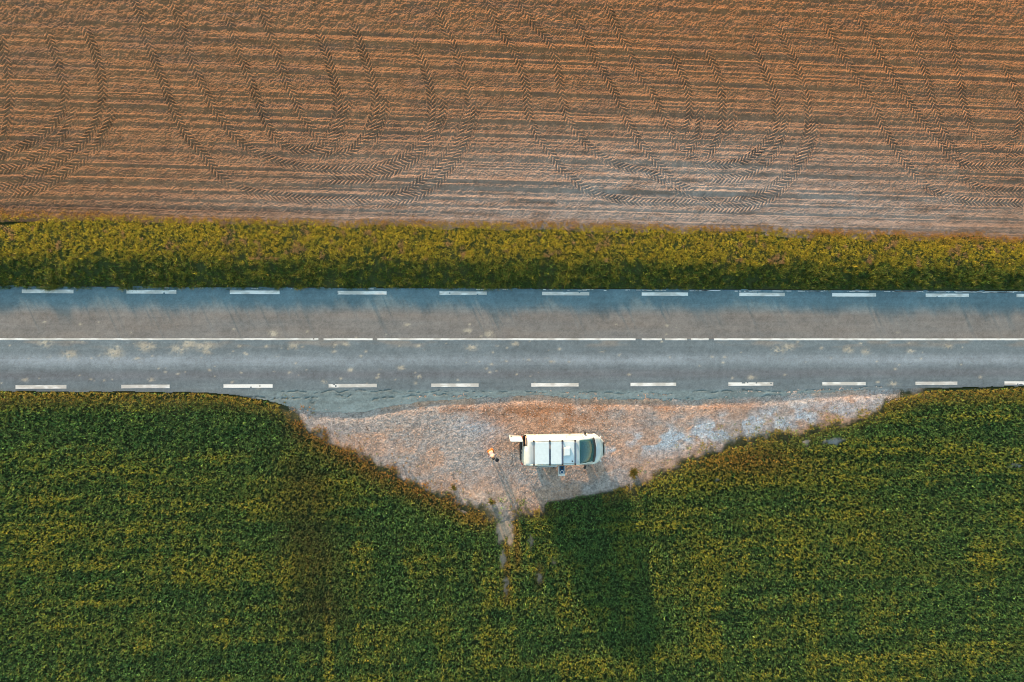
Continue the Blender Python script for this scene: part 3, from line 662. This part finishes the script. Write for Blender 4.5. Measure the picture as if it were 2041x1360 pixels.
# sliding door pushed back along the right flank
bm = bmesh.new(); prof = [(1.035, .42), (1.05, .60), (1.05, .95), (1.035, 1.08), (.97, 1.42), (.90, 1.74)]; xa, xb = -1.72, -.44
rows = [[bm.verts.new((x, -yy-dy, z)) for x in (xa, xb)] for dy in (0, .04) for yy, z in prof]
n_ = len(prof)
for k in (0, 1):
    for i in range(n_-1): bm.faces.new((rows[k*n_+i][0], rows[k*n_+i][1], rows[k*n_+i+1][1], rows[k*n_+i+1][0]))
for i in range(n_-1):
    for e_ in (0, 1): bm.faces.new((rows[i][e_], rows[i+1][e_], rows[n_+i+1][e_], rows[n_+i][e_]))
for i in (0, n_-1): bm.faces.new((rows[i][0], rows[i][1], rows[n_+i][1], rows[n_+i][0]))
sdr = finish('sliding_door', bm, M_white, van)
bm = bmesh.new(); bbox(bm, -.60, -.54, -1.125, -1.09, .95, 1.12); finish('door_handle', bm, M_black, sdr)
bm = bmesh.new(); bbox(bm, -2.30, -.42, -1.0, -.965, .98, 1.01); finish('door_rail', bm, M_black, van)
# bumpers, lamps, grille, plates, mirrors
def bumper(name, rear):
    bm = bmesh.new(); pts = []
    for yy in np.linspace(-.95, .95, 21):
        k = (abs(yy)/.95)
        x = -2.66+.20*k**5 if rear else 2.76-.66*k**2.6
        pts.append((x, yy))
    sgn = -1 if rear else 1
    rings = [[bm.verts.new(p) for p in ((x, y, .41), (x+sgn*.05, y, .44), (x+sgn*.06, y, .55), (x, y, .62), (x-sgn*.16, y*.96, .62), (x-sgn*.16, y*.96, .41))] for x, y in pts]
    for a, b in zip(rings, rings[1:]):
        for i in range(6): bm.faces.new((a[i], a[(i+1) % 6], b[(i+1) % 6], b[i]))
    bm.faces.new(rings[0]); bm.faces.new(rings[-1][::-1])
    return finish(name, bm, M_black if rear else M_white, van, True)
bumper('rear_bumper', True)['label'] = 'black plastic rear bumper'; bumper('front_bumper', False)
for sg in (-1, 1):
    bm = bmesh.new(); M_ = Matrix.Translation((2.40, sg*.66, .84)) @ Matrix.Rotation(sg*math.radians(-38), 4, 'Z') @ Matrix.Rotation(math.radians(-24), 4, 'Y'); bbox(bm, -.03, .04, -.17, .17, -.10, .09, M_); finish('headlight', bm, M_lamp, van, bevel=.025)
    bm = bmesh.new(); bbox(bm, -2.625, -2.56, sg*.80-.05+(.04*sg), sg*.80+.05+(.04*sg), .72, 1.15); finish('rear_light', bm, M_red, van, bevel=.015)
    m = bmesh.new(); M_ = Matrix.Translation((1.42, sg*1.10, 1.12)) @ Matrix.Rotation(sg*math.radians(12), 4, 'Z'); bbox(m, -.05, .06, -.11, .11, -.13, .13, M_)
    mi = finish('wing_mirror', m, M_black, van, bevel=.04)
    m = bmesh.new(); bbox(m, 1.40, 1.46, min(sg*.93, sg*1.02), max(sg*.93, sg*1.02), 1.04, 1.09); finish('mirror_arm', m, M_black, mi)
    m = bmesh.new(); bbox(m, .40, .54, min(sg*.985, sg*1.0), max(sg*.985, sg*1.0), .93, .97); finish('door_handle', m, M_black, van)
bm = bmesh.new()
for k in range(4): bbox(bm, 2.695, 2.74, -.42, .42, .66+k*.045, .685+k*.045)
finish('grille', bm, M_black, van)
bm = bmesh.new(); bbox(bm, 2.846, 2.858, -.26, .26, .42, .53); finish('number_plate', bm, M_panel, van)
# hood seam + wipers
for yy in (-.5, .1):
    bm = bmesh.new(); btube(bm, (2.07, yy, 1.175), (1.99, yy+.55, 1.235), .012, .008, 6); finish('wiper', bm, M_black, van)
# wheels
for wx in (-1.62, 1.62):
    for sg in (-1, 1):
        bm = bmesh.new(); M_ = Matrix.Translation((wx, sg*.82, .335)) @ Matrix.Rotation(math.radians(90), 4, 'X')
        blathe(bm, [(.20, -.10), (.31, -.11), (.335, -.08), (.335, .08), (.31, .11), (.20, .10), (.20, -.10)], 28, M_)
        ty = finish('wheel', bm, M_rub, van, True)
        bm = bmesh.new(); blathe(bm, [(.205, -.09), (.19, -.07), (.06, -.05), (.001, -.05)], 24, M_); blathe(bm, [(.205, .09), (.19, .07), (.06, .05), (.001, .05)], 24, M_); finish('rim', bm, M_alu, ty, True)
# roof: rails, bars, panels, vent
for sg in (-1, 1):
    bm = bmesh.new(); btube(bm, (-2.15, sg*.755, 1.975), (.70, sg*.755, 1.985), .018, None, 8); finish('roof_rail', bm, M_panel, van, True)
for k, bx in enumerate((-1.93, -.93, -.14, .66)):
    bm = bmesh.new(); bbox(bm, bx-.022, bx+.022, -.74, .74, 2.045, 2.085)
    rb = finish('roof_bar', bm, M_rail, van, bevel=.01)
    for sg in (-1, 1):
        bm = bmesh.new(); bbox(bm, bx-.05, bx+.05, sg*.73-.05, sg*.73+.05, 1.97, 2.09); finish('bar_foot', bm, M_black, rb, bevel=.015)
for a, b in ((-1.87, -.99), (-.87, -.20)):
    bm = bmesh.new(); bbox(bm, a, b, -.70, .68, 2.035, 2.07); pn = finish('roof_panel', bm, M_panel, van, bevel=.008)
bm = bmesh.new(); bbox(bm, -.08, .60, -.68, .68, 1.985, 2.005); finish('roof_panel', bm, M_panel, van, bevel=.006)
bm = bmesh.new(); bbox(bm, -.07, .36, -.22, .33, 2.006, 2.11); vt = finish('roof_vent', bm, M_white, van, bevel=.03)
bm = bmesh.new(); bbox(bm, -.02, .31, -.17, .28, 2.111, 2.125); finish('vent_lid', bm, M_panel, vt, bevel=.006)
bm = bmesh.new(); blathe(bm, [(.04, 2.0), (.04, 2.05), (.001, 2.06)], 12, Matrix.Translation((.48, -.55, 0))); finish('roof_antenna', bm, M_black, van, True)

# ------------------------------------------------------------------ camp kitchen beside the van
tx, ty_ = (float(v) for v in G(1119.5, 937.5, .7)); M_navy = noisy('navy_enamel', (.012, .085, .19), .35, 0, 10, .3)
tb = empty('camping_table', (tx, ty_, 0)); tag(tb, 'narrow pale folding table standing outside the side door of the van', 'table')
bm = bmesh.new(); bbox(bm, -.23, .22, -.38, .30, .68, .705); finish('tabletop', bm, noisy('pale_board', (.75, .73, .66), .6), tb, bevel=.006)
for sx in (-1, 1):
    for sy in (-1, 1):
        bm = bmesh.new(); btube(bm, (sx*.18, sy*.26, .68), (sx*.20, sy*.28, .0), .012, None, 8); finish('leg', bm, M_alu, tb)
for yy in (-.26, .26):
    bm = bmesh.new(); btube(bm, (-.18, yy, .3), (.18, yy, .3), .008, None, 6); finish('crossbar', bm, M_alu, tb)
st_ = empty('camping_stove', (tx+.01, ty_+.04, .706)); tag(st_, 'navy blue two burner camping stove on the folding table', 'stove')
bm = bmesh.new(); bbox(bm, -.16, .16, -.27, .25, 0, .10); finish('stove_body', bm, M_navy, st_, bevel=.012)
for yy in (-.13, .12):
    bm = bmesh.new(); blathe(bm, [(.075, .101), (.075, .118), (.05, .122), (.001, .122)], 20, Matrix.Translation((0, yy, 0))); finish('burner', bm, M_black, st_, True)
for yy in (-.2, .18):
    bm = bmesh.new(); btube(bm, (.165, yy, .05), (.19, yy, .05), .018); finish('knob', bm, M_black, st_)
pot = empty('cooking_pot', (tx+.0, ty_-.09, .706+.123)); tag(pot, 'small open pot with a pale rim on the stove', 'pot')
bm = bmesh.new(); blathe(bm, [(.001, .0), (.10, .0), (.105, .08), (.128, .086), (.13, .079), (.085, .01), (.001, .012)], 24); finish('pot_bowl', bm, noisy('pot_enamel', (.8, .8, .78), .3), pot, True)
bm = bmesh.new(); blathe(bm, [(.072, .045), (.001, .046)], 20); finish('pot_content', bm, M_navy, pot)
bm = bmesh.new(); btube(bm, (.085, 0, .07), (.2, .02, .09), .008, None, 8); finish('pot_handle', bm, M_black, pot)

# ------------------------------------------------------------------ the person
M_skin = noisy('skin', (.55, .33, .22), .5, 0, 14, .1)
M_trou = noisy('orange_trousers', (.42, .13, .02), .85, 0, 20, .2, .2)
M_shirt = noisy('white_shirt', (.17, .17, .21), .85, 0, 20, .1, .2)
M_hair = noisy('dark_hair', (.02, .014, .012), .6, 0, 40, .4, .3)
M_shoe = noisy('dark_shoes', (.05, .03, .025), .7, 0, 20, .3)
def skin(name, pts, edges, mat, parent, root=0, lv=2):
    me = bpy.data.meshes.new(name); me.from_pydata([p[:3] for p in pts], edges, []); me.update(); o = link(bpy.data.objects.new(name, me), parent); me.materials.append(mat)
    o.modifiers.new('skin', 'SKIN'); me.skin_vertices
    if not me.skin_vertices:
        bpy.context.view_layer.objects.active = o; bpy.ops.mesh.customdata_skin_add()
    for i, p in enumerate(pts):
        sv = me.skin_vertices[0].data[i]; r = p[3]; sv.radius = (r if not isinstance(r, tuple) else r); sv.use_root = (i == root)
    o.modifiers['skin'].use_smooth_shade = True
    s = o.modifiers.new('sub', 'SUBSURF'); s.levels = lv; s.render_levels = lv
    return o
R2 = lambda a, b=None: (a, b if b else a)
fx, fy = (float(v) for v in G(977, 896.5)); HEAD = math.radians(-62)      # faces towards the lower right
per = empty('person', (fx, fy, 0), HEAD); tag(per, 'person in orange trousers and white top bending forward behind the van', 'person')
# local frame: x forward, y left. Feet apart, torso leaning forward, right arm reaching out
hip = (.02, 0, .93); 
pts = [(0, 0, .93, R2(.13, .10)), (.08, 0, 1.10, R2(.125, .095)), (.17, 0, 1.27, R2(.14, .10)), (.235, 0, 1.38, R2(.12, .085)), (.275, 0, 1.45, R2(.052)), (.31, 0, 1.51, R2(.05)),
       (-.01, .10, .88, R2(.095)), (.05, .13, .50, R2(.06)), (-.05, .13, .10, R2(.04)), (.02, .14, .045, R2(.038)), (.13, .15, .03, R2(.032)),
       (-.01, -.10, .88, R2(.095)), (.09, -.12, .50, R2(.06)), (.05, -.13, .10, R2(.04)), (.12, -.13, .045, R2(.038)), (.23, -.14, .03, R2(.032)),
       (.22, .17, 1.37, R2(.055)), (.30, .28, 1.14, R2(.042)), (.47, .36, .98, R2(.034)), (.53, .385, .935, R2(.028)), (.585, .41, .90, R2(.036, .018)),
       (.22, -.17, 1.37, R2(.055)), (.26, -.26, 1.12, R2(.042)), (.44, -.22, .96, R2(.034)), (.50, -.20, .93, R2(.028)), (.56, -.18, .90, R2(.036, .018))]
ed = [(0, 1), (1, 2), (2, 3), (3, 4), (4, 5), (0, 6), (6, 7), (7, 8), (8, 9), (9, 10), (0, 11), (11, 12), (12, 13), (13, 14), (14, 15), (3, 16), (16, 17), (17, 18), (18, 19), (19, 20), (3, 21), (21, 22), (22, 23), (23, 24), (24, 25)]
for base, w in ((20, (.585, .41, .90)), (25, (.56, -.18, .90))):
    for k, (ln, off_) in enumerate(((.070, -.030), (.080, -.010), (.075, .010), (.058, .028))):
        i0 = len(pts); pts += [(w[0]+.035, w[1]+off_, w[2]-.01, R2(.011)), (w[0]+.035+ln*.5, w[1]+off_*1.15, w[2]-.03, R2(.009)), (w[0]+.03+ln*.75, w[1]+off_*1.15, w[2]-.065, R2(.008))]; ed += [(base, i0), (i0, i0+1), (i0+1, i0+2)]
    i0 = len(pts); sg = -1 if w[1] > 0 else 1
    pts += [(w[0]-.005, w[1]+sg*.042, w[2]-.005, R2(.012)), (w[0]+.035, w[1]+sg*.062, w[2]-.03, R2(.009))]; ed += [(base, i0), (i0, i0+1)]
# head as part of the same chain, then a sculpted face mesh joined round it
pts += [(.335, 0, 1.57, R2(.072, .075)), (.355, 0, 1.64, R2(.082, .078)), (.36, 0, 1.70, R2(.06, .06)), (.425, 0, 1.605, R2(.018)), (.395, 0, 1.545, R2(.030)),]
n0 = len(pts)-5; ed += [(5, n0), (n0, n0+1), (n0+1, n0+2), (n0, n0+3), (n0, n0+4)]
skin('body', pts, ed, M_skin, per)
for sg in (-1, 1):
    bm = bmesh.new(); bmesh.ops.create_uvsphere(bm, u_segments=10, v_segments=8, radius=.011, matrix=Matrix.Translation((.418, sg*.030, 1.632))); finish('eye', bm, M_hair, per, True)
    bm = bmesh.new(); bmesh.ops.create_uvsphere(bm, u_segments=10, v_segments=8, radius=.028, matrix=Matrix.Translation((.345, sg*.082, 1.62)) @ Matrix.Diagonal((.7, .3, 1, 1))); finish('ear', bm, M_skin, per, True)
bm = bmesh.new(); bmesh.ops.create_uvsphere(bm, u_segments=8, v_segments=6, radius=.02, matrix=Matrix.Translation((.418, 0, 1.572)) @ Matrix.Diagonal((.5, 1, .25, 1))); finish('mouth', bm, principled('lip', (.35, .10, .08)), per, True)
bm = bmesh.new(); bmesh.ops.create_uvsphere(bm, u_segments=20, v_segments=14, radius=.105, matrix=Matrix.Translation((.335, 0, 1.66)) @ Matrix.Diagonal((1, .92, 1.0, 1)))
for v in bm.verts:
    if v.co.x > .39 and v.co.z < 1.69: v.co.x = .375
    if v.co.z < 1.60: v.co.x -= .02
finish('hair', bm, M_hair, per, True)
g_ = lambda idx, k: [(*pts[i][:3], R2(*(q*k for q in pts[i][3]))) for i in idx]
tp = g_([0, 1, 2, 3, 16, 17, 21, 22], 1.14); tp.append((*(np.array(pts[3][:3])*.45+np.array(pts[4][:3])*.55), R2(.075)))
skin('shirt', tp, [(0, 1), (1, 2), (2, 3), (3, 4), (4, 5), (3, 6), (6, 7), (3, 8)], M_shirt, per)
tp = g_([0, 6, 7, 8, 11, 12, 13], 1.5); tp[0] = (0, 0, .95, R2(.155, .125)); tp[1] = (*tp[1][:3], R2(.105)); tp[4] = (*tp[4][:3], R2(.105))
skin('trousers', tp, [(0, 1), (1, 2), (2, 3), (0, 4), (4, 5), (5, 6)], M_trou, per)
for ids in ((8, 9, 10), (13, 14, 15)):
    tp = g_(ids, 1.25); tp[0] = (*tp[0][:2], .075, R2(.046)); tp[1] = (*tp[1][:2], .055, R2(.05, .048)); tp[2] = (*tp[2][:2], .042, R2(.045, .036))
    skin('shoe', tp, [(0, 1), (1, 2)], M_shoe, per)
# what the hands hold: a dark pan
pan = empty('frying_pan', (0, 0, 0)); Mw = Matrix.Translation((fx, fy, 0)) @ Matrix.Rotation(HEAD, 4, 'Z')
pw = Mw @ Vector((.66, .12, .86)); pan.location = pw; tag(pan, 'dark round pan held in front of the person in orange trousers', 'pan')
bm = bmesh.new(); blathe(bm, [(.001, 0), (.10, 0), (.125, .035), (.118, .035), (.095, .008), (.001, .008)], 22); finish('pan_dish', bm, M_black, pan, True)
hv = (Mw.to_3x3() @ Vector((.03, .27, .03))); bm = bmesh.new(); btube(bm, hv*.42, hv, .011, None, 8); finish('pan_handle', bm, M_black, pan)

# ------------------------------------------------------------------ small things on the lay-by
wx_, wy_ = (float(v) for v in G(733, 856)); br_ = empty('broken_branch', (wx_, wy_, .01)); tag(br_, 'small dark broken branch lying on the gravel left of the person', 'branch')
bm = bmesh.new(); btube(bm, (-.12, .22, .03), (0, 0, .05), .022, .018, 7); btube(bm, (0, 0, .05), (.14, -.20, .03), .018, .008, 7); btube(bm, (0, .02, .05), (-.16, -.08, .09), .012, .005, 6); btube(bm, (.06, -.1, .04), (.2, -.06, .12), .009, .004, 6); finish('stem', bm, noisy('bark', (.07, .05, .04), .9, 0, 30, .4, .3), br_)
def weed(px_, py_, hgt, n, seed, label):
    r = np.random.default_rng(seed); X0, Y0 = (float(v) for v in G(px_, py_)); k = n
    e = empty('weed_plant', (X0, Y0, -.02)); tag(e, label, 'plant', 'weeds growing at the edge of the lay-by')
    a = r.uniform(0, 6.28, k); rad = r.uniform(0, .26, k)*hgt*2
    x, y = np.cos(a)*rad, np.sin(a)*rad
    col = mix((.07, .10, .02), (.26, .17, .03), r.random(k))
    o = blades('leaves', x, y, np.zeros(k), np.full(k, hgt)*r.uniform(.5, 1.1, k), np.full(k, .05), np.full(k, .8), None, col, 5, seed, .05); o.parent = e
    bm = bmesh.new()
    for i in range(5): btube(bm, (0, 0, 0), (float(x[i]), float(y[i]), hgt*.8), .006, .003, 5)
    finish('stem', bm, M_trunk, e)
M_trunk = noisy('weed_stem', (.10, .10, .03), .8)
weed(1262, 943, .42, 38, 301, 'bushy yellow green weed alone on the gravel right of the van')
weed(980, 1000, .25, 18, 302, 'low ochre weed on the lower gravel rim below the person')
weed(905, 972, .25, 16, 303, 'small orange brown weed on the diagonal gravel rim below and left of the person')
